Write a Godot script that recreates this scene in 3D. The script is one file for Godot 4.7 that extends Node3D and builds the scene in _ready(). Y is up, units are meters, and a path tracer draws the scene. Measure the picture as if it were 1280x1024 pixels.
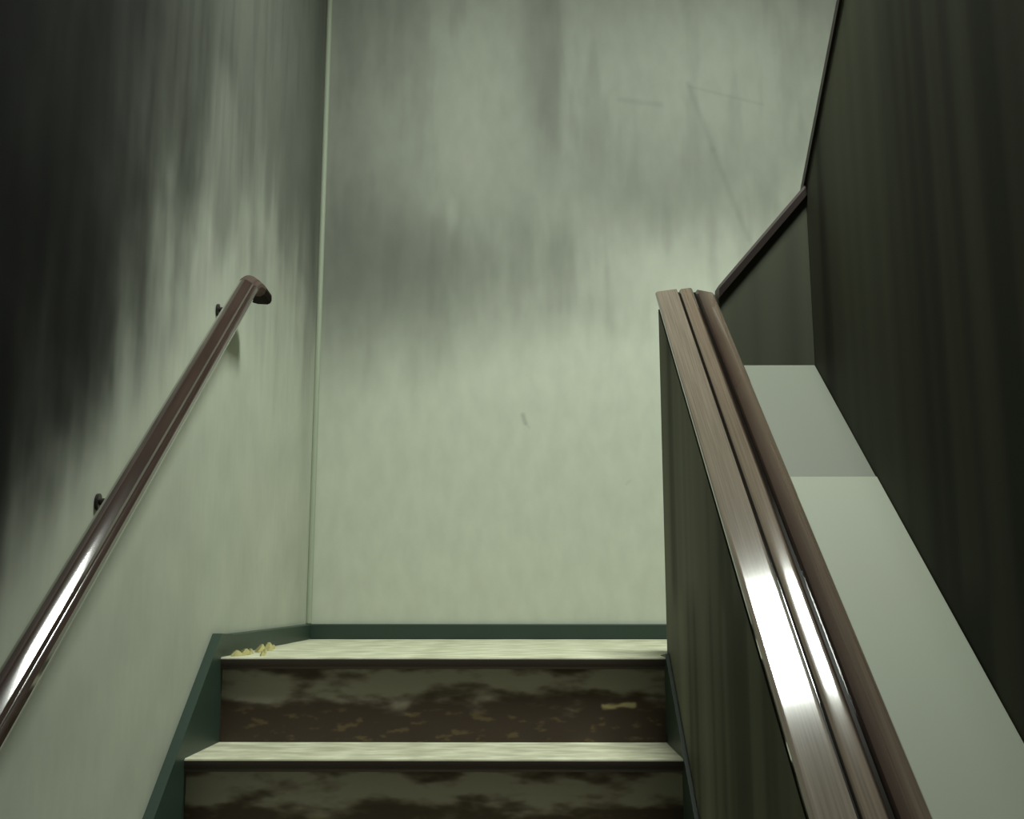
extends Node3D
# A steep painted stair climbing to a winder landing; y is up, metres.
# The camera height is y = 0; the landing lies 0.13 m below it.

const GOING := 0.225
const RISE := 0.1849
const TAN := 0.8216           # pitch of the flight, about 39.4 degrees
const LAND_Y := -0.13         # landing level
const LAND_Z := -2.393        # nosing of the landing
const XL := -0.692            # left wall face
const XG := 0.333             # near face of the half wall
const XC := 0.470             # far side of the half wall
const X3 := 0.693             # face of the wall under the next flight
const ZB := -3.45             # back wall face
const TILT := 14.0
const FLOOR_Y := -1.794       # lower hall floor

var taken := {}
var M := {}

# ------------------------------------------------------------------ helpers

func numbered(called: String) -> String:
	if not taken.has(called):
		taken[called] = 0
		return called
	taken[called] += 1
	return "%s_%03d" % [called, taken[called]]

func thing(called: String, label: String, category: String, at := Vector3.ZERO, group := "") -> Node3D:
	var o := Node3D.new()
	o.name = numbered(called)
	add_child(o, true)
	o.position = at
	o.set_meta("label", label)
	o.set_meta("category", category)
	if group != "":
		o.set_meta("group", group)
	return o

func part(called: String, mesh: Mesh, mat: Material, parent: Node3D, at := Vector3.ZERO, label := "") -> MeshInstance3D:
	var o := MeshInstance3D.new()
	o.name = called
	o.mesh = mesh
	o.material_override = mat
	o.position = at
	if label != "":
		o.set_meta("label", label)
	parent.add_child(o, true)
	return o

func struct(called: String, mesh: Mesh, mat: Material, label := "", category := "") -> MeshInstance3D:
	var o := part(called, mesh, mat, self)
	o.set_meta("kind", "structure")
	if label != "":
		o.set_meta("label", label)
	if category != "":
		o.set_meta("category", category)
	return o

func tri(st: SurfaceTool, p: Array, n: Array, uv: Array) -> void:
	# wound clockwise as seen from the side the normals point to
	var face: Vector3 = (p[1] - p[0]).cross(p[2] - p[0])
	var order := [0, 1, 2]
	if face.dot(n[0] + n[1] + n[2]) > 0.0:
		order = [0, 2, 1]
	for i in order:
		st.set_normal(n[i])
		st.set_uv(uv[i])
		st.add_vertex(p[i])

func quad(st: SurfaceTool, a: Vector3, b: Vector3, c: Vector3, d: Vector3, n: Array, uv: Array) -> void:
	tri(st, [a, b, c], [n[0], n[1], n[2]], [uv[0], uv[1], uv[2]])
	tri(st, [a, c, d], [n[0], n[2], n[3]], [uv[0], uv[2], uv[3]])

# sweeps a closed profile through frames [origin, e1, e2]; flat where edges meet sharply
func sweep(st: SurfaceTool, prof: Array, frames: Array, smooth_deg := 40.0, caps := true) -> void:
	var n := prof.size()
	var area := 0.0
	for i in n:
		area += prof[i].cross(prof[(i + 1) % n])
	var side := 1.0 if area > 0.0 else -1.0
	var en := []
	for i in n:
		var e: Vector2 = (prof[(i + 1) % n] - prof[i]).normalized()
		en.append(Vector2(e.y, -e.x) * side)
	var lim := cos(deg_to_rad(smooth_deg))
	var run := [0.0]
	for i in n:
		run.append(run[i] + (prof[(i + 1) % n] - prof[i]).length())
	var along := [0.0]
	for k in frames.size() - 1:
		along.append(along[k] + (frames[k + 1][0] - frames[k][0]).length())
	for k in frames.size() - 1:
		var f = frames[k]
		var g = frames[k + 1]
		for i in n:
			var j := (i + 1) % n
			var na: Vector2 = en[i]
			var nb: Vector2 = en[i]
			if en[i].dot(en[(i + n - 1) % n]) > lim:
				na = (en[i] + en[(i + n - 1) % n]).normalized()
			if en[i].dot(en[j]) > lim:
				nb = (en[i] + en[j]).normalized()
			var pa: Vector2 = prof[i]
			var pb: Vector2 = prof[j]
			var q := [f[0] + f[1] * pa.x + f[2] * pa.y, f[0] + f[1] * pb.x + f[2] * pb.y, g[0] + g[1] * pb.x + g[2] * pb.y, g[0] + g[1] * pa.x + g[2] * pa.y]
			var nn := [(f[1] * na.x + f[2] * na.y).normalized(), (f[1] * nb.x + f[2] * nb.y).normalized(), (g[1] * nb.x + g[2] * nb.y).normalized(), (g[1] * na.x + g[2] * na.y).normalized()]
			quad(st, q[0], q[1], q[2], q[3], nn, [Vector2(run[i], along[k]), Vector2(run[i + 1], along[k]), Vector2(run[i + 1], along[k + 1]), Vector2(run[i], along[k + 1])])
	if not caps:
		return
	var tris := Geometry2D.triangulate_polygon(PackedVector2Array(prof))
	for e in [0, frames.size() - 1]:
		var f = frames[e]
		var out: Vector3 = (frames[0][0] - frames[1][0]) if e == 0 else (frames[e][0] - frames[e - 1][0])
		var cn: Vector3 = f[1].cross(f[2]).normalized()
		if cn.dot(out) < 0.0:
			cn = -cn
		for t in range(0, tris.size(), 3):
			var p := []
			var uv := []
			for s in 3:
				var v: Vector2 = prof[tris[t + s]]
				p.append(f[0] + f[1] * v.x + f[2] * v.y)
				uv.append(v)
			tri(st, p, [cn, cn, cn], uv)

func begin() -> SurfaceTool:
	var st := SurfaceTool.new()
	st.begin(Mesh.PRIMITIVE_TRIANGLES)
	return st

func straight(prof: Array, a: Vector3, b: Vector3, e1: Vector3, e2: Vector3, smooth_deg := 40.0) -> ArrayMesh:
	var st := begin()
	sweep(st, prof, [[a, e1, e2], [b, e1, e2]], smooth_deg)
	return st.commit()

func chamfered(w: float, h: float, c: float) -> Array:   # rectangle from (0,0) to (w,h), corners cut
	return [Vector2(c, 0), Vector2(w - c, 0), Vector2(w, c), Vector2(w, h - c), Vector2(w - c, h), Vector2(c, h), Vector2(0, h - c), Vector2(0, c)]

# a box from lo to hi whose edges along `axis` are chamfered
func box(lo: Vector3, hi: Vector3, c := 0.003, axis := 0) -> ArrayMesh:
	var s := hi - lo
	if axis == 0:
		return straight(chamfered(s.z, s.y, c), lo, lo + Vector3(s.x, 0, 0), Vector3(0, 0, 1), Vector3(0, 1, 0), 10)
	if axis == 1:
		return straight(chamfered(s.x, s.z, c), lo, lo + Vector3(0, s.y, 0), Vector3(1, 0, 0), Vector3(0, 0, 1), 10)
	return straight(chamfered(s.x, s.y, c), lo, lo + Vector3(0, 0, s.z), Vector3(1, 0, 0), Vector3(0, 1, 0), 10)

# a slab from lo to hi whose face texture spans u0..u1 and v0..v1 in metres (u along x or z, v along y)
func wall_box(lo: Vector3, hi: Vector3, along_z: bool, rect: Rect2) -> ArrayMesh:
	var st := begin()
	var c := [lo, hi]
	for ax in 3:
		for s in 2:
			var nrm := Vector3.ZERO
			nrm[ax] = 1.0 if s == 1 else -1.0
			var i := (ax + 1) % 3
			var j := (ax + 2) % 3
			var p := []
			var uv := []
			for k in [[0, 0], [1, 0], [1, 1], [0, 1]]:
				var v := Vector3.ZERO
				v[ax] = c[s][ax]
				v[i] = c[k[0]][i]
				v[j] = c[k[1]][j]
				p.append(v)
				var u: float = v.z if along_z else v.x
				uv.append(Vector2((u - rect.position.x) / rect.size.x, 1.0 - (v.y - rect.position.y) / rect.size.y))
			quad(st, p[0], p[1], p[2], p[3], [nrm, nrm, nrm, nrm], uv)
	return st.commit()

func noise(seed_: int, freq: float, oct := 4) -> FastNoiseLite:
	var n := FastNoiseLite.new()
	n.seed = seed_
	n.noise_type = FastNoiseLite.TYPE_SIMPLEX_SMOOTH
	n.frequency = freq
	n.fractal_octaves = oct
	return n

# image of w x h computed by fn(u metres, v metres) -> Color, over rect
func painted(w: int, h: int, rect: Rect2, fn: Callable) -> ImageTexture:
	var im := Image.create(w, h, false, Image.FORMAT_RGB8)
	for y in h:
		for x in w:
			im.set_pixel(x, y, fn.call(rect.position.x + (x + 0.5) / w * rect.size.x, rect.position.y + (1.0 - (y + 0.5) / h) * rect.size.y))
	return ImageTexture.create_from_image(im)

func plain(color: Color, rough := 0.7) -> StandardMaterial3D:
	var m := StandardMaterial3D.new()
	m.albedo_color = color
	m.roughness = rough
	return m

func noise_tex(seed_: int, freq: float, a: Color, b: Color, size := 512, oct := 5) -> NoiseTexture2D:
	var t := NoiseTexture2D.new()
	t.width = size
	t.height = size
	t.seamless = true
	t.noise = noise(seed_, freq, oct)
	var g := Gradient.new()
	g.set_color(0, a)
	g.set_color(1, b)
	t.color_ramp = g
	return t

func ss(a: float, b: float, x: float) -> float:
	return smoothstep(a, b, x)

func blob(u: float, v: float, cu: float, cv: float, ru: float, rv: float, soft := 0.5) -> float:
	return 1.0 - smoothstep(1.0 - soft, 1.0 + soft, Vector2((u - cu) / ru, (v - cv) / rv).length())

func line(u: float, v: float, a: Vector2, b: Vector2, w: float) -> float:
	var p := Vector2(u, v)
	return 1.0 - smoothstep(0.0, w, p.distance_to(Geometry2D.get_closest_point_to_segment(p, a, b)))

# height of the flight's pitch line (through the nosings) at z
func pitch_y(z: float) -> float:
	return LAND_Y + TAN * (LAND_Z - z)

# ------------------------------------------------------------------ scene

func _ready() -> void:
	# camera
	var cam := Camera3D.new()
	cam.name = "camera"
	cam.fov = rad_to_deg(2.0 * atan(512.0 / 1305.0))
	cam.near = 0.05
	cam.far = 60.0
	cam.rotation = Vector3(deg_to_rad(10.25), deg_to_rad(0.439), 0)
	add_child(cam)
	cam.current = true
	# environment: an indoor stair, lit by its lamp only
	var we := WorldEnvironment.new()
	we.name = "environment"
	var env := Environment.new()
	env.background_mode = Environment.BG_COLOR
	env.background_color = Color(0, 0, 0)
	env.ambient_light_source = Environment.AMBIENT_SOURCE_DISABLED
	env.tonemap_mode = Environment.TONE_MAPPER_LINEAR
	env.tonemap_exposure = 1.0
	env.sdfgi_enabled = true
	env.ssao_enabled = true
	env.ssil_enabled = true
	we.environment = env
	add_child(we)

	materials()
	room()
	lamp()
	stairs()
	half_wall()
	next_flight()
	rails()
	bits()

func lamp() -> void:
	# a boxed fitting on the sloping soffit, facing square to it
	var tilt := deg_to_rad(TILT)
	var dirn := Vector3(0, cos(tilt), sin(tilt))       # pointing up, out of the back of the fitting
	var al := Vector3(0, sin(tilt), -cos(tilt))        # along the fitting, away from the viewer
	var c := Vector3(0.50, 2.70, -1.80)
	var t := thing("ceiling_light", "dark boxed ceiling light with a white diffuser hung above the stairs", "light", c)
	var hx := 0.26
	var hz := 0.22
	var dep := 0.14
	var w := 0.012
	for s in [-1.0, 1.0]:
		part("housing_side", straight(chamfered(w, dep, 0.002), al * -hz, al * hz, Vector3(-s, 0, 0), -dirn), M.housing, t, Vector3(s * hx, 0, 0))
		part("housing_end", straight(chamfered(w, dep, 0.002), Vector3(-hx, 0, 0), Vector3(hx, 0, 0), -al * s, -dirn), M.housing, t, al * hz * s)
	part("back_plate", straight(chamfered(2 * hz - 0.03, 0.012, 0.002), Vector3(-hx + 0.013, 0, 0), Vector3(hx - 0.013, 0, 0), al, -dirn), M.housing, t, -al * (hz - 0.015))
	part("diffuser", straight(chamfered(2 * hz - 0.06, 0.015, 0.004), Vector3(-hx + 0.03, 0, 0), Vector3(hx - 0.03, 0, 0), al, -dirn), M.glow, t, -al * (hz - 0.03) - dirn * 0.014)
	var l := AreaLight3D.new()
	l.name = "ceiling_light_glow"
	l.area_size = Vector2(2 * hx - 0.06, 2 * hz - 0.06)
	l.light_energy = 8.0
	l.light_color = Color(0.97, 1.0, 0.96)
	l.area_range = 12.0
	l.area_attenuation = 2.0
	l.shadow_enabled = true
	add_child(l)
	l.global_transform = Transform3D(Basis(Vector3(1, 0, 0), al, dirn), c - dirn * 0.035)

func soffit_y(z: float) -> float:
	return 2.75 + TAN * (-1.65 - z)

func materials() -> void:
	M.housing = plain(Color(0.12, 0.12, 0.11), 0.7)
	M.glow = plain(Color(0.9, 0.9, 0.88), 0.4)
	M.glow.emission_enabled = true
	M.glow.emission = Color(1.0, 1.0, 0.95)
	M.glow.emission_energy_multiplier = 12.0
	M.white = plain(Color(0.62, 0.655, 0.575), 0.7)
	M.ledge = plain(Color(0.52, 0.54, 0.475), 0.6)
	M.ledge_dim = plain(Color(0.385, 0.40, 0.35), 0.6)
	M.dull = plain(Color(0.30, 0.32, 0.27), 0.8)
	M.green = plain(Color(0.17, 0.24, 0.20), 0.45)
	M.wood_dark = plain(Color(0.16, 0.12, 0.11), 0.4)
	M.riser = plain(Color(0.30, 0.25, 0.20), 0.6)
	M.tip = plain(Color(0.13, 0.10, 0.09), 0.9)
	M.tip.metallic_specular = 0.2
	M.wood_matt = plain(Color(0.33, 0.275, 0.245), 0.75)
	M.wood_matt.metallic_specular = 0.25
	M.nosing = plain(Color(0.21, 0.165, 0.14), 0.6)
	M.chip = plain(Color(0.84, 0.81, 0.58), 0.8)
	stain_shade_left()
	stain_shade_back()
	streaks()
	scuffs()

const LEFT_RECT := Rect2(-3.45, -0.7, 2.85, 2.85)
const BACK_RECT := Rect2(XL, -0.15, 2.5, 2.5)
const PAINT := Color(0.755, 0.775, 0.715)

# drips and grime on the left wall, with shade painted in above the handrail
func stain_shade_left() -> void:
	var mott := noise(3, 1.6)
	var drip := noise(5, 1.0, 4)
	var fine := noise(8, 9.0, 3)
	var fn := func(z: float, y: float) -> Color:
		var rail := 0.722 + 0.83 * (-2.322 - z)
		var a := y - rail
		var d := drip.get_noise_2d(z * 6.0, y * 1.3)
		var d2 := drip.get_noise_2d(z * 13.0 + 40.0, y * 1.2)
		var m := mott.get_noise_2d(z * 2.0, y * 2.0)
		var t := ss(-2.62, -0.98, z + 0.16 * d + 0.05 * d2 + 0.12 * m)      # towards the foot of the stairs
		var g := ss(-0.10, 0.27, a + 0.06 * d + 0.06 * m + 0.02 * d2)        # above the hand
		var k := 1.0 - 0.90 * t * g  # near upper shade, put into the paint colour
		# thinner grime and painted shade towards the corner, a wiped patch in it
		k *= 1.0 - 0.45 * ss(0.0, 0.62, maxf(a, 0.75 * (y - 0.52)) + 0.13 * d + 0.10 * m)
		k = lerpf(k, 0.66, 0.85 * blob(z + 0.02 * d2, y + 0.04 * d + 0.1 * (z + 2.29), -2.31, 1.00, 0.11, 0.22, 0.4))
		k *= 1.0 - 0.06 * ss(0.0, 0.4, d2) * ss(0.0, 0.4, a)
		k *= 0.94 + 0.05 * m
		k *= 1.0 - 0.06 * blob(z, y, -3.32, 1.4, 0.07, 1.2, 0.6)
		k *= 1.0 + 0.015 * fine.get_noise_2d(z * 4.0, y)
		return Color(PAINT.r * k, PAINT.g * k, PAINT.b * k)
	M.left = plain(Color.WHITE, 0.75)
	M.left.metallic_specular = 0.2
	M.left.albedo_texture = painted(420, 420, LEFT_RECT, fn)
	M.left.texture_repeat = false

# cloudy grime, painted upper shade, drips, hairline cracks and nicks on the back wall
func stain_shade_back() -> void:
	var mott := noise(13, 1.3)
	var drip := noise(15, 1.0, 4)
	var fine := noise(18, 7.0, 3)
	var fn := func(x: float, y: float) -> Color:
		var d := drip.get_noise_2d(x * 6.0, y * 0.9)
		var m := mott.get_noise_2d(x, y)
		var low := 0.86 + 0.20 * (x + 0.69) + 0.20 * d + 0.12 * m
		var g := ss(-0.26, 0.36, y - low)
		var k := 1.0 - (0.25 + 0.09 * ss(-0.3, 0.5, x)) * g  # darkens the upper wall in place of light falloff
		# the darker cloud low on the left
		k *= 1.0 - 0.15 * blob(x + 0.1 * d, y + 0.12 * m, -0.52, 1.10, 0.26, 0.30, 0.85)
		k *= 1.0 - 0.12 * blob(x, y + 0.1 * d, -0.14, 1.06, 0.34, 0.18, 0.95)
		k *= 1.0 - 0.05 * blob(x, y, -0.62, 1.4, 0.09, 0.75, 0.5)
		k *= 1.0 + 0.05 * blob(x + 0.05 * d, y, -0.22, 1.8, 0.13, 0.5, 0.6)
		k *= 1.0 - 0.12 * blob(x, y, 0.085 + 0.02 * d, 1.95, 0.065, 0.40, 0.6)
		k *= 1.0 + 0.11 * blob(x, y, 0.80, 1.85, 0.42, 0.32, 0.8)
		k *= 1.0 - 0.06 * ss(0.0, 0.5, d) * ss(0.8, 1.1, y)
		k *= 1.0 + 0.03 * fine.get_noise_2d(x * 2.0, y)
		# hairline cracks
		k *= 1.0 - 0.05 * line(x, y, Vector2(0.60, 1.80), Vector2(0.68, 1.55), 0.018)
		k *= 1.0 - 0.05 * line(x, y, Vector2(0.68, 1.55), Vector2(0.79, 1.22), 0.018)
		k *= 1.0 - 0.05 * line(x, y, Vector2(0.355, 1.74), Vector2(0.50, 1.72), 0.018)
		k *= 1.0 - 0.04 * line(x, y, Vector2(0.60, 1.79), Vector2(0.86, 1.72), 0.010)
		# nicks
		k *= 1.0 - 0.14 * line(x, y, Vector2(0.010, 0.605), Vector2(0.018, 0.578), 0.013)
		k *= 1.0 - 0.05 * line(x, y, Vector2(0.020, 0.574), Vector2(0.032, 0.562), 0.008)
		k *= 1.0 - 0.05 * line(x, y, Vector2(0.352, 0.372), Vector2(0.366, 0.385), 0.008)
		k *= 1.0 + 0.07 * blob(x, y, -0.235, 1.31, 0.02, 0.05, 0.7)
		return Color(PAINT.r * k, PAINT.g * k, PAINT.b * k)
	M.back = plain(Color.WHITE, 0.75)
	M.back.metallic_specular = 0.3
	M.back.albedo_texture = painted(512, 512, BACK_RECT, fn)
	M.back.texture_repeat = false

# streaky old olive paint of the stair walls
func streaks() -> void:
	var drip := noise(25, 1.0, 3)
	var fn := func(u: float, v: float) -> Color:
		var d := drip.get_noise_3d(cos(TAU * u) * 1.6, sin(TAU * u) * 1.6, v * 0.5)
		var k := 0.90 - 0.24 * ss(0.0, 0.5, d) + 0.10 * ss(0.0, 0.5, -d)
		return Color(k, k, k)
	var streaked := painted(256, 64, Rect2(0, 0, 1, 1), fn)
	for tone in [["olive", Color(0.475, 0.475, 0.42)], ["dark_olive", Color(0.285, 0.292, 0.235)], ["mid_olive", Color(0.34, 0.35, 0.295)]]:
		var m := plain(tone[1], 0.7)
		m.metallic_specular = 0.25
		m.albedo_texture = streaked
		m.uv1_triplanar = true
		m.uv1_world_triplanar = true
		m.uv1_scale = Vector3(0.5, 0.2, 0.5)
		M[tone[0]] = m

# worn treads, scuffed risers (four different risers, repeated down the flight), wood grain
func scuffs() -> void:
	M.risers = []
	for r in 3:
		var n1 := noise(31 + r * 7, 1.0, 4)
		var n2 := noise(33 + r * 7, 1.0, 4)
		var fn := func(x: float, y: float) -> Color:
			var t := -y / RISE                  # 0 under the nosing, 1 at the foot
			var a := n1.get_noise_2d(x * 5.0, y * 14.0)
			var b := n2.get_noise_2d(x * 14.0, y * 40.0)
			var grey := ss(0.0, 0.55, 0.66 - 2.2 * absf(t - 0.30) + 0.55 * a + 0.2 * b)
			var c := Color(0.25, 0.195, 0.155).lerp(Color(0.66, 0.645, 0.60), 0.85 * grey)
			c = c.lerp(Color(0.24, 0.17, 0.14), 0.35 * ss(0.05, 0.7, -a + 0.3 * b))
			c = c.lerp(Color(0.50, 0.45, 0.29), 0.5 * ss(0.22, 0.5, b) * ss(0.5, 0.7, t))
			if r == 0:
				c = c.lerp(Color(0.74, 0.70, 0.50), 0.9 * line(x, y + 0.3 * b * 0.02, Vector2(0.185, -0.108), Vector2(0.255, -0.104), 0.008))
			return c
		var m := plain(Color.WHITE, 0.55)
		m.albedo_texture = painted(384, 72, Rect2(XL, -RISE, 1.03, RISE), fn)
		m.texture_repeat = false
		M.risers.append(m)
	M.tread = plain(Color.WHITE, 0.6)
	M.tread.albedo_texture = noise_tex(41, 0.012, Color(0.66, 0.66, 0.55), Color(0.90, 0.90, 0.80))
	M.tread.uv1_triplanar = true
	M.tread.uv1_world_triplanar = true
	M.tread.uv1_scale = Vector3(1.3, 1.3, 3.0)
	var grain := noise_tex(44, 0.02, Color(0.235, 0.185, 0.165), Color(0.32, 0.265, 0.24), 256)
	M.wood = plain(Color.WHITE, 0.09)
	M.wood.metallic_specular = 0.7
	M.wood.clearcoat_enabled = true
	M.wood.clearcoat = 1.0
	M.wood.clearcoat_roughness = 0.06
	M.wood.albedo_texture = grain
	M.wood.uv1_scale = Vector3(6.0, 0.5, 1.0)

func room() -> void:
	struct("wall_left", wall_box(Vector3(XL - 0.12, FLOOR_Y - 0.15, ZB - 0.12), Vector3(XL, 3.6, 2.6), true, LEFT_RECT), M.left)
	struct("wall_back", wall_box(Vector3(XL, FLOOR_Y - 0.15, ZB - 0.12), Vector3(1.87, 3.6, ZB), false, BACK_RECT), M.back)
	struct("wall_right", box(Vector3(1.75, FLOOR_Y - 0.15, ZB), Vector3(1.87, 3.6, -0.5), 0.002), M.dull)
	struct("wall_front", box(Vector3(XL, FLOOR_Y - 0.15, 2.48), Vector3(0.82, 1.1, 2.6), 0.002), M.dull)
	struct("wall_hall", box(Vector3(0.74, FLOOR_Y - 0.15, -0.5), Vector3(0.82, 3.6, 2.48), 0.002), M.dull)
	struct("wall_end", box(Vector3(0.82, FLOOR_Y - 0.15, -0.5), Vector3(1.87, 3.6, -0.4), 0.002), M.dull)
	struct("floor_hall", box(Vector3(XL, FLOOR_Y - 0.15, -0.7), Vector3(0.74, FLOOR_Y, 2.48), 0.002), M.riser)
	struct("ceiling", box(Vector3(XL, 3.45, ZB), Vector3(1.75, 3.6, -0.5), 0.002), M.dull)
	# sloping soffit of the flight overhead, running down to the hall ceiling
	var st := begin()
	var z1 := -1.65 - (3.45 - 2.75) / TAN
	var prof := [Vector2(z1, 3.45), Vector2(0.0, soffit_y(0.0)), Vector2(2.48, soffit_y(0.0)), Vector2(2.48, soffit_y(0.0) + 0.2), Vector2(0.0, soffit_y(0.0) + 0.25), Vector2(z1 + 0.3, 3.45)]
	sweep(st, prof, [[Vector3(XL, 0, 0), Vector3(0, 0, 1), Vector3(0, 1, 0)], [Vector3(X3 + 0.047, 0, 0), Vector3(0, 0, 1), Vector3(0, 1, 0)]], 5)
	struct("ceiling_slope", st.commit(), M.dull)
	# landing
	struct("floor_landing", box(Vector3(XL, LAND_Y - 0.2, ZB), Vector3(1.75, LAND_Y, LAND_Z - 0.10), 0.002), M.tread)
	# skirtings and the corner bead
	struct("baseboard_back", box(Vector3(XL + 0.016, LAND_Y, ZB), Vector3(1.75, LAND_Y + 0.048, ZB + 0.016), 0.003), M.green)
	struct("baseboard_left", box(Vector3(XL, LAND_Y, ZB), Vector3(XL + 0.016, LAND_Y + 0.048, LAND_Z), 0.003, 2), M.green)
	var bead := []
	for i in 13:
		var a := TAU * i / 13.0
		bead.append(Vector2(cos(a), sin(a)) * 0.010)
	struct("trim_1", straight(bead, Vector3(XL + 0.007, LAND_Y + 0.05, ZB + 0.007), Vector3(XL + 0.007, 3.45, ZB + 0.007), Vector3(1, 0, 0), Vector3(0, 0, 1)), M.white)

func stairs() -> void:
	var t := thing("staircase", "steep wooden staircase with worn pale tread edges and scuffed brown risers climbing to the landing", "staircase", Vector3(0, LAND_Y, LAND_Z))
	for k in 9:
		var y := -RISE * k
		var z := GOING * k
		var depth := 0.10 if k == 0 else GOING + 0.02
		# worn painted tread, its brown rounded nosing below the edge
		var e1 := Vector3(0, 0, 1)
		var e2 := Vector3(0, 1, 0)
		var x0 := Vector3(XL + 0.022, y, z)
		var x1 := Vector3(XG - 0.009, y, z)
		var tr := part("tread", straight([Vector2(-depth, 0), Vector2(-0.004, 0), Vector2(-0.001, -0.0012), Vector2(0, -0.004), Vector2(-depth, -0.004)], x0, x1, e1, e2), M.tread, t)
		var p := [Vector2(-depth, -0.0042), Vector2(0.0, -0.0042), Vector2(0.001, -0.010)]
		for i in 7:
			var a := -PI / 2 * i / 6.0
			p.append(Vector2(-0.008 + 0.008 * cos(a), -0.018 + 0.008 * sin(a)))
		p.append(Vector2(-depth, -0.026))
		part("nosing", straight(p, x0, x1, e1, e2), M.nosing, tr)
		part("riser", wall_box(Vector3(XL + 0.022, -RISE, -0.018), Vector3(XG - 0.009, -0.026, 0.0), false, Rect2(XL, -RISE, 1.03, RISE)), M.risers[k % 3], t, Vector3(0, y, z - 0.018))
	# strings along both sides
	for s in [[XL + 0.001, 0.021, 0.052], [XG - 0.009, 0.008, 0.008]]:
		var z0: float = 0.0
		var z1 := GOING * 8.0 + 0.1
		var up: float = s[2]
		var q := [Vector2(z0 - 0.09, 0.048 if s[0] < 0.0 else 0.0), Vector2(z0, up), Vector2(z1, up - TAN * z1), Vector2(z1, -TAN * z1 - 0.32), Vector2(z0 - 0.09, -0.26)]
		part("string", straight(q, Vector3(s[0], 0, 0), Vector3(s[0] + s[1], 0, 0), Vector3(0, 0, 1), Vector3(0, 1, 0), 5), M.green, t)

func half_wall() -> void:
	var ze := LAND_Z - 0.035
	var zn := -0.5
	var top := 0.73 - 0.047 - TAN * 0.035       # top of the panel at the nosing line, under the cap
	var t := thing("half_wall", "olive half wall beside the stairs, carrying the broad grooved handrail on its sloping top", "half wall", Vector3(XG, LAND_Y, LAND_Z))
	var f := func(z: float) -> float: return top + TAN * (LAND_Z - z) - LAND_Y
	var prof := [Vector2(-0.035, -0.4), Vector2(zn - LAND_Z, -1.6), Vector2(zn - LAND_Z, f.call(zn)), Vector2(-0.035, f.call(ze))]
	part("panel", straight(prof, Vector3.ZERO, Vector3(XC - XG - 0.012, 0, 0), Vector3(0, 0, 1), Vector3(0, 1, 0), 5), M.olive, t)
	# sloping boarded ledge between the half wall and the wall of the next flight
	var l := thing("ledge", "pale sloping boarded ledge filling the gap between half wall and dark right wall", "ledge", Vector3(XC - 0.010, 0.536, LAND_Z))
	var w := X3 - XC + 0.008
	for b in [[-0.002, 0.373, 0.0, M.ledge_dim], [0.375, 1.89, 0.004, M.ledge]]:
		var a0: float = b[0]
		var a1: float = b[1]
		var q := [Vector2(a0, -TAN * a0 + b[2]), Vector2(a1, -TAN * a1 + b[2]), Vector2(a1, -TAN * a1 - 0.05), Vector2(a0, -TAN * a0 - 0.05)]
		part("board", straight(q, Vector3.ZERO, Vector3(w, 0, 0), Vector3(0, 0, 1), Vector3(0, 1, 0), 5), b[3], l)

func next_flight() -> void:
	# wall under the flight that climbs back over the right side
	var y0 := 0.985
	var t := thing("stair_wall", "dark olive wall at far right, its wood-capped top edge rising back toward the viewer", "wall", Vector3(X3, LAND_Y, LAND_Z))
	var zl := -0.6 - LAND_Z
	var h := y0 - LAND_Y
	var q := [Vector2(-0.075, -0.6), Vector2(zl, -1.6), Vector2(zl, h + TAN * zl), Vector2(-0.075, h - TAN * 0.075)]
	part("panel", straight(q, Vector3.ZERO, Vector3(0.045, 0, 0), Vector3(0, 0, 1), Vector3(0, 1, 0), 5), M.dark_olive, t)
	var cp := [Vector2(-0.006, 0), Vector2(0.051, 0), Vector2(0.051, 0.02), Vector2(0.045, 0.026), Vector2(0.0, 0.026), Vector2(-0.006, 0.02)]
	var e2 := Vector3(0, cos(atan(TAN)), -sin(atan(TAN)))
	part("capping", straight(cp, Vector3(0, h - TAN * 0.075, -0.075), Vector3(0, h + TAN * zl, zl), Vector3(1, 0, 0), e2, 10), M.wood_dark, t)
	# panel across the end of the well with its steep capping
	var p := thing("well_panel", "small dark olive panel closing the gap behind the half wall, under a steep capping", "panel", Vector3(XC + 0.002, LAND_Y, LAND_Z - 0.003))
	var wx := X3 - XC - 0.003
	var ya := 0.700 - LAND_Y
	var yb := 0.956 - LAND_Y
	var r := [Vector2(0, -0.2), Vector2(wx, -0.2), Vector2(wx, yb), Vector2(0, ya)]
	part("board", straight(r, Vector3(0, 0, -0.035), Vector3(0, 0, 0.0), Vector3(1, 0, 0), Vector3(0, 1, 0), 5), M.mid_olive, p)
	var dv := Vector3(wx, yb - ya, 0).normalized()
	var cs := begin()
	var plumb := Vector3(0, 1.0 / dv.x, 0)       # both ends cut plumb
	sweep(cs, [Vector2(-0.046, 0), Vector2(0.01, 0), Vector2(0.01, 0.014), Vector2(0.004, 0.020), Vector2(-0.04, 0.020), Vector2(-0.046, 0.014)], [[Vector3(0, ya, 0), Vector3(0, 0, 1), plumb], [Vector3(wx, yb, 0), Vector3(0, 0, 1), plumb]], 10)
	part("capping", cs.commit(), M.wood_dark, p)

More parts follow.
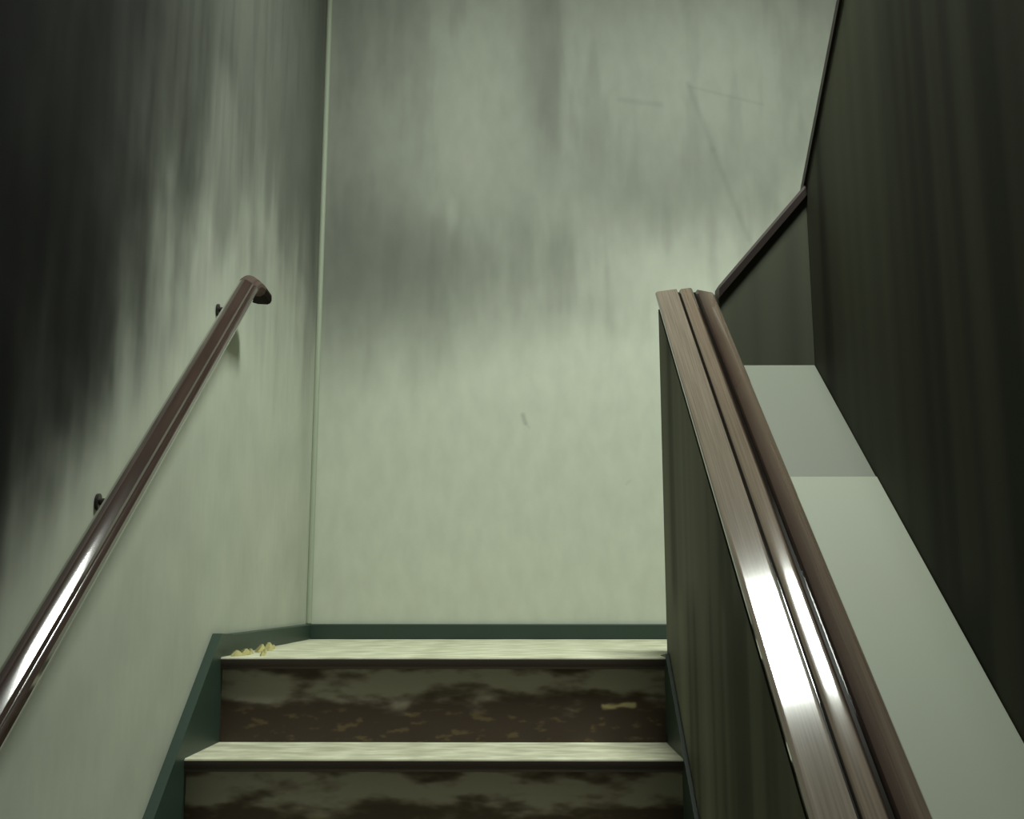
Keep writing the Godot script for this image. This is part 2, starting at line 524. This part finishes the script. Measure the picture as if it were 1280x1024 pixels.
func rails() -> void:
	var n := Vector3(0, 0.7726, 0.6349)
	var a := Vector3(0, 0.6349, -0.7726)
	# broad grooved handrail on the half wall
	var c := Vector3((0.326 + 0.470) / 2.0, 0.73, LAND_Z - 0.03)
	var t := thing("handrail", "broad varnished brown handrail with two grooves, capping the half wall on the right", "handrail", c)
	var hw := 0.072
	var p := [Vector2(-hw + 0.014, -0.036), Vector2(hw - 0.010, -0.036), Vector2(hw - 0.002, -0.026)]
	# right shoulder, falling face, groove, crown bead, groove, left flat
	p += [Vector2(hw, -0.018), Vector2(hw - 0.001, -0.0125), Vector2(hw - 0.004, -0.0085), Vector2(hw - 0.009, -0.0060), Vector2(hw - 0.015, -0.0050), Vector2(0.0290, 0.0006), Vector2(0.0250, -0.0060), Vector2(0.0195, -0.0060)]
	p += [Vector2(0.0185, -0.0020), Vector2(0.0165, 0.0022), Vector2(0.0135, 0.0046), Vector2(0.0105, 0.0052), Vector2(0.0085, 0.0050), Vector2(-0.0090, 0.0026), Vector2(-0.0110, 0.0018), Vector2(-0.0130, -0.0005)]
	p += [Vector2(-0.0145, -0.0060), Vector2(-0.0190, -0.0060), Vector2(-0.0205, 0.0020), Vector2(-0.0225, 0.0023), Vector2(-0.0245, 0.00210), Vector2(-0.0265, 0.00180), Vector2(-0.0640, -0.00380), Vector2(-0.0660, -0.00410), Vector2(-0.0690, -0.0056), Vector2(-0.0708, -0.0085), Vector2(-0.0708, -0.0130), Vector2(-hw + 0.010, -0.030)]
	# reflected light painted on the bands, shade on the far side, dirt in grooves
	var run := 0.0
	var stops := []
	for i in p.size():
		var x: float = p[i].x
		var tone := Color(0.24, 0.19, 0.165)
		if p[i].y < -0.015:
			tone = Color(0.20, 0.15, 0.13)
		elif p[i].y < -0.0055 and absf(x) < 0.04:
			tone = Color(0.10, 0.08, 0.07)
		elif x < -0.02:
			tone = Color(0.49, 0.45, 0.40)
		elif x < 0.012:
			tone = Color(0.46, 0.41, 0.355)
		elif x > 0.055:
			tone = Color(0.40, 0.35, 0.30)
		stops.append([run, tone])
		run += (p[(i + 1) % p.size()] - p[i]).length()
	var grain := noise(61, 1.0, 4)
	var fn := func(u: float, v: float) -> Color:
		var tint: Color = stops[0][1]
		for i in stops.size() - 1:
			if u >= stops[i][0]:
				tint = stops[i][1].lerp(stops[i + 1][1], clampf((u - stops[i][0]) / maxf(stops[i + 1][0] - stops[i][0], 0.0001), 0.0, 1.0))
		return tint * (1.0 + 0.16 * grain.get_noise_2d(u * 260.0, v * 5.0))
	var worn: StandardMaterial3D = M.wood.duplicate()  # carries the painted sheen and shade bands as well as the grain
	worn.albedo_texture = painted(320, 200, Rect2(0, 0, run, 1.0), fn)
	worn.uv1_scale = Vector3(1.0 / run, 0.6, 1.0)
	part("rail", straight(p, Vector3.ZERO, -a * 2.25, Vector3(1, 0, 0), n, 24), worn, t)
	# round handrail on brackets along the left wall, easing to level at its top
	var c2 := Vector3(XL + 0.066, 0.700, -2.30)
	var t2 := thing("handrail", "slim round-topped brown handrail on brackets along the left wall, ending in a level tip", "handrail", c2)
	var q := [Vector2(-0.022, -0.019), Vector2(0.012, -0.021), Vector2(0.021, -0.016), Vector2(0.0255, -0.006), Vector2(0.0250, 0.0010), Vector2(0.0235, 0.0035), Vector2(0.0190, 0.0066), Vector2(0.0168, 0.0064), Vector2(0.0160, 0.0085), Vector2(0.0150, 0.0112), Vector2(0.0030, 0.0196), Vector2(-0.0020, 0.0214), Vector2(-0.0080, 0.0210), Vector2(-0.0150, 0.0165), Vector2(-0.0210, 0.0085), Vector2(-0.0245, -0.0020), Vector2(-0.0250, -0.0120)]
	var frames := []
	frames.append([-a * 2.2, Vector3(1, 0, 0), n])
	frames.append([Vector3.ZERO, Vector3(1, 0, 0), n])
	var run_st := begin()
	sweep(run_st, q, frames, 26)
	part("rail", run_st.commit(), M.wood, t2)
	frames = [[a * 0.0004, Vector3(1, 0, 0), n]]
	var pos := Vector3.ZERO
	var steps := 6
	var ang0 := atan(TAN)
	for i in steps:
		var ang := ang0 * (1.0 - (i + 0.5) / steps)
		pos += Vector3(0, sin(ang), -cos(ang)) * 0.012
		var ang2 := ang0 * (1.0 - (i + 1.0) / steps)
		frames.append([pos, Vector3(1, 0, 0), Vector3(0, cos(ang2), sin(ang2))])
	frames.append([pos + Vector3(0, 0, -0.012), Vector3(1, 0, 0), Vector3(0, 1, 0)])
	var st := begin()
	sweep(st, q, frames, 26)
	part("easing", st.commit(), M.wood_matt, t2)
	var cap := begin()
	sweep(cap, q, [[pos + Vector3(0, 0, -0.0122), Vector3(1, 0, 0), Vector3(0, 1, 0)], [pos + Vector3(0, -0.001, -0.075), Vector3(0.94, 0, 0), Vector3(0, 0.9, 0)], [pos + Vector3(0, -0.003, -0.10), Vector3(0.7, 0, 0), Vector3(0, 0.6, 0)]], 26)
	part("end_cap", cap.commit(), M.tip, t2)
	var ring := []
	for i in 10:
		ring.append(Vector2(cos(TAU * i / 10.0), sin(TAU * i / 10.0)))
	for d in [0.0, 0.777, 1.55]:
		var at: Vector3 = -a * d
		var b := begin()
		var up := Vector3(0, 1, 0)
		var bk := Vector3(0, 0, 1)
		sweep(b, ring, [[at + Vector3(-0.014, -0.020, 0), bk * 0.006, Vector3(0.006, 0, 0)], [at + Vector3(-0.020, -0.040, 0), bk * 0.006, Vector3(0.006, 0.002, 0)], [at + Vector3(-0.030, -0.050, 0), bk * 0.006, Vector3(0.003, 0.005, 0)], [at + Vector3(-0.0645, -0.052, 0), bk * 0.006, up * 0.006]], 60)
		var br := part("bracket", b.commit(), M.wood_dark, t2)
		part("wall_plate", straight(ring, at - Vector3(0.0652, 0.052, 0), at - Vector3(0.060, 0.052, 0), up * 0.014, bk * 0.010, 50), M.wood_dark, br)

func bits() -> void:
	# crumbled plaster lying along the skirting at the left end of the landing
	var rng := RandomNumberGenerator.new()
	rng.seed = 77
	var where := [[-0.650, -2.44, 0.018], [-0.642, -2.49, 0.024], [-0.646, -2.55, 0.015], [-0.642, -2.63, 0.030], [-0.638, -2.70, 0.026], [-0.605, -2.52, 0.013], [-0.590, -2.44, 0.012], [-0.645, -2.78, 0.016]]
	var names := ["crumb of yellowish plaster at the landing's front left corner", "flat plaster crumb second from the front left corner", "small plaster crumb in the middle of the row along the skirting", "largest pale plaster crumb standing against the left skirting", "pale plaster crumb just behind the largest one", "small crumb lying out from the skirting on the landing", "tiny crumb near the landing edge, farthest from the skirting", "rearmost plaster crumb along the left skirting"]
	for i in where.size():
		var w = where[i]
		var st := begin()
		var r: float = w[2] * 1.25
		var pts := []
		for k in 7:
			pts.append(Vector2(cos(TAU * k / 7.0), sin(TAU * k / 7.0)) * r * rng.randf_range(0.45, 1.15))
		var hgt := r * rng.randf_range(0.35, 0.85)
		var lean := Vector3(rng.randf_range(0.0, 0.25), 0, rng.randf_range(-0.3, 0.3)) * r
		var yaw := rng.randf_range(-0.5, 0.5)
		var fr := []
		for l in [[0.0, 1.0], [0.3, 0.95], [0.8, 0.6], [1.0, 0.25]]:
			var sc: float = l[1]
			var turn: float = yaw + 0.5 * l[0]
			var kk := sc * rng.randf_range(0.75, 1.1)
			fr.append([lean * l[0] + Vector3(0, hgt * l[0], 0), Vector3(sin(turn) * 0.6, 0, cos(turn)) * sc, Vector3(cos(turn), 0, -sin(turn)) * kk * 0.6])
		sweep(st, pts, fr, 5)
		var o := part(numbered("plaster_crumb"), st.commit(), M.chip, self, Vector3(w[0], LAND_Y + 0.0002, w[1]))
		o.set_meta("label", names[i])
		o.set_meta("category", "crumb")
		o.set_meta("group", "plaster crumbs on the landing")
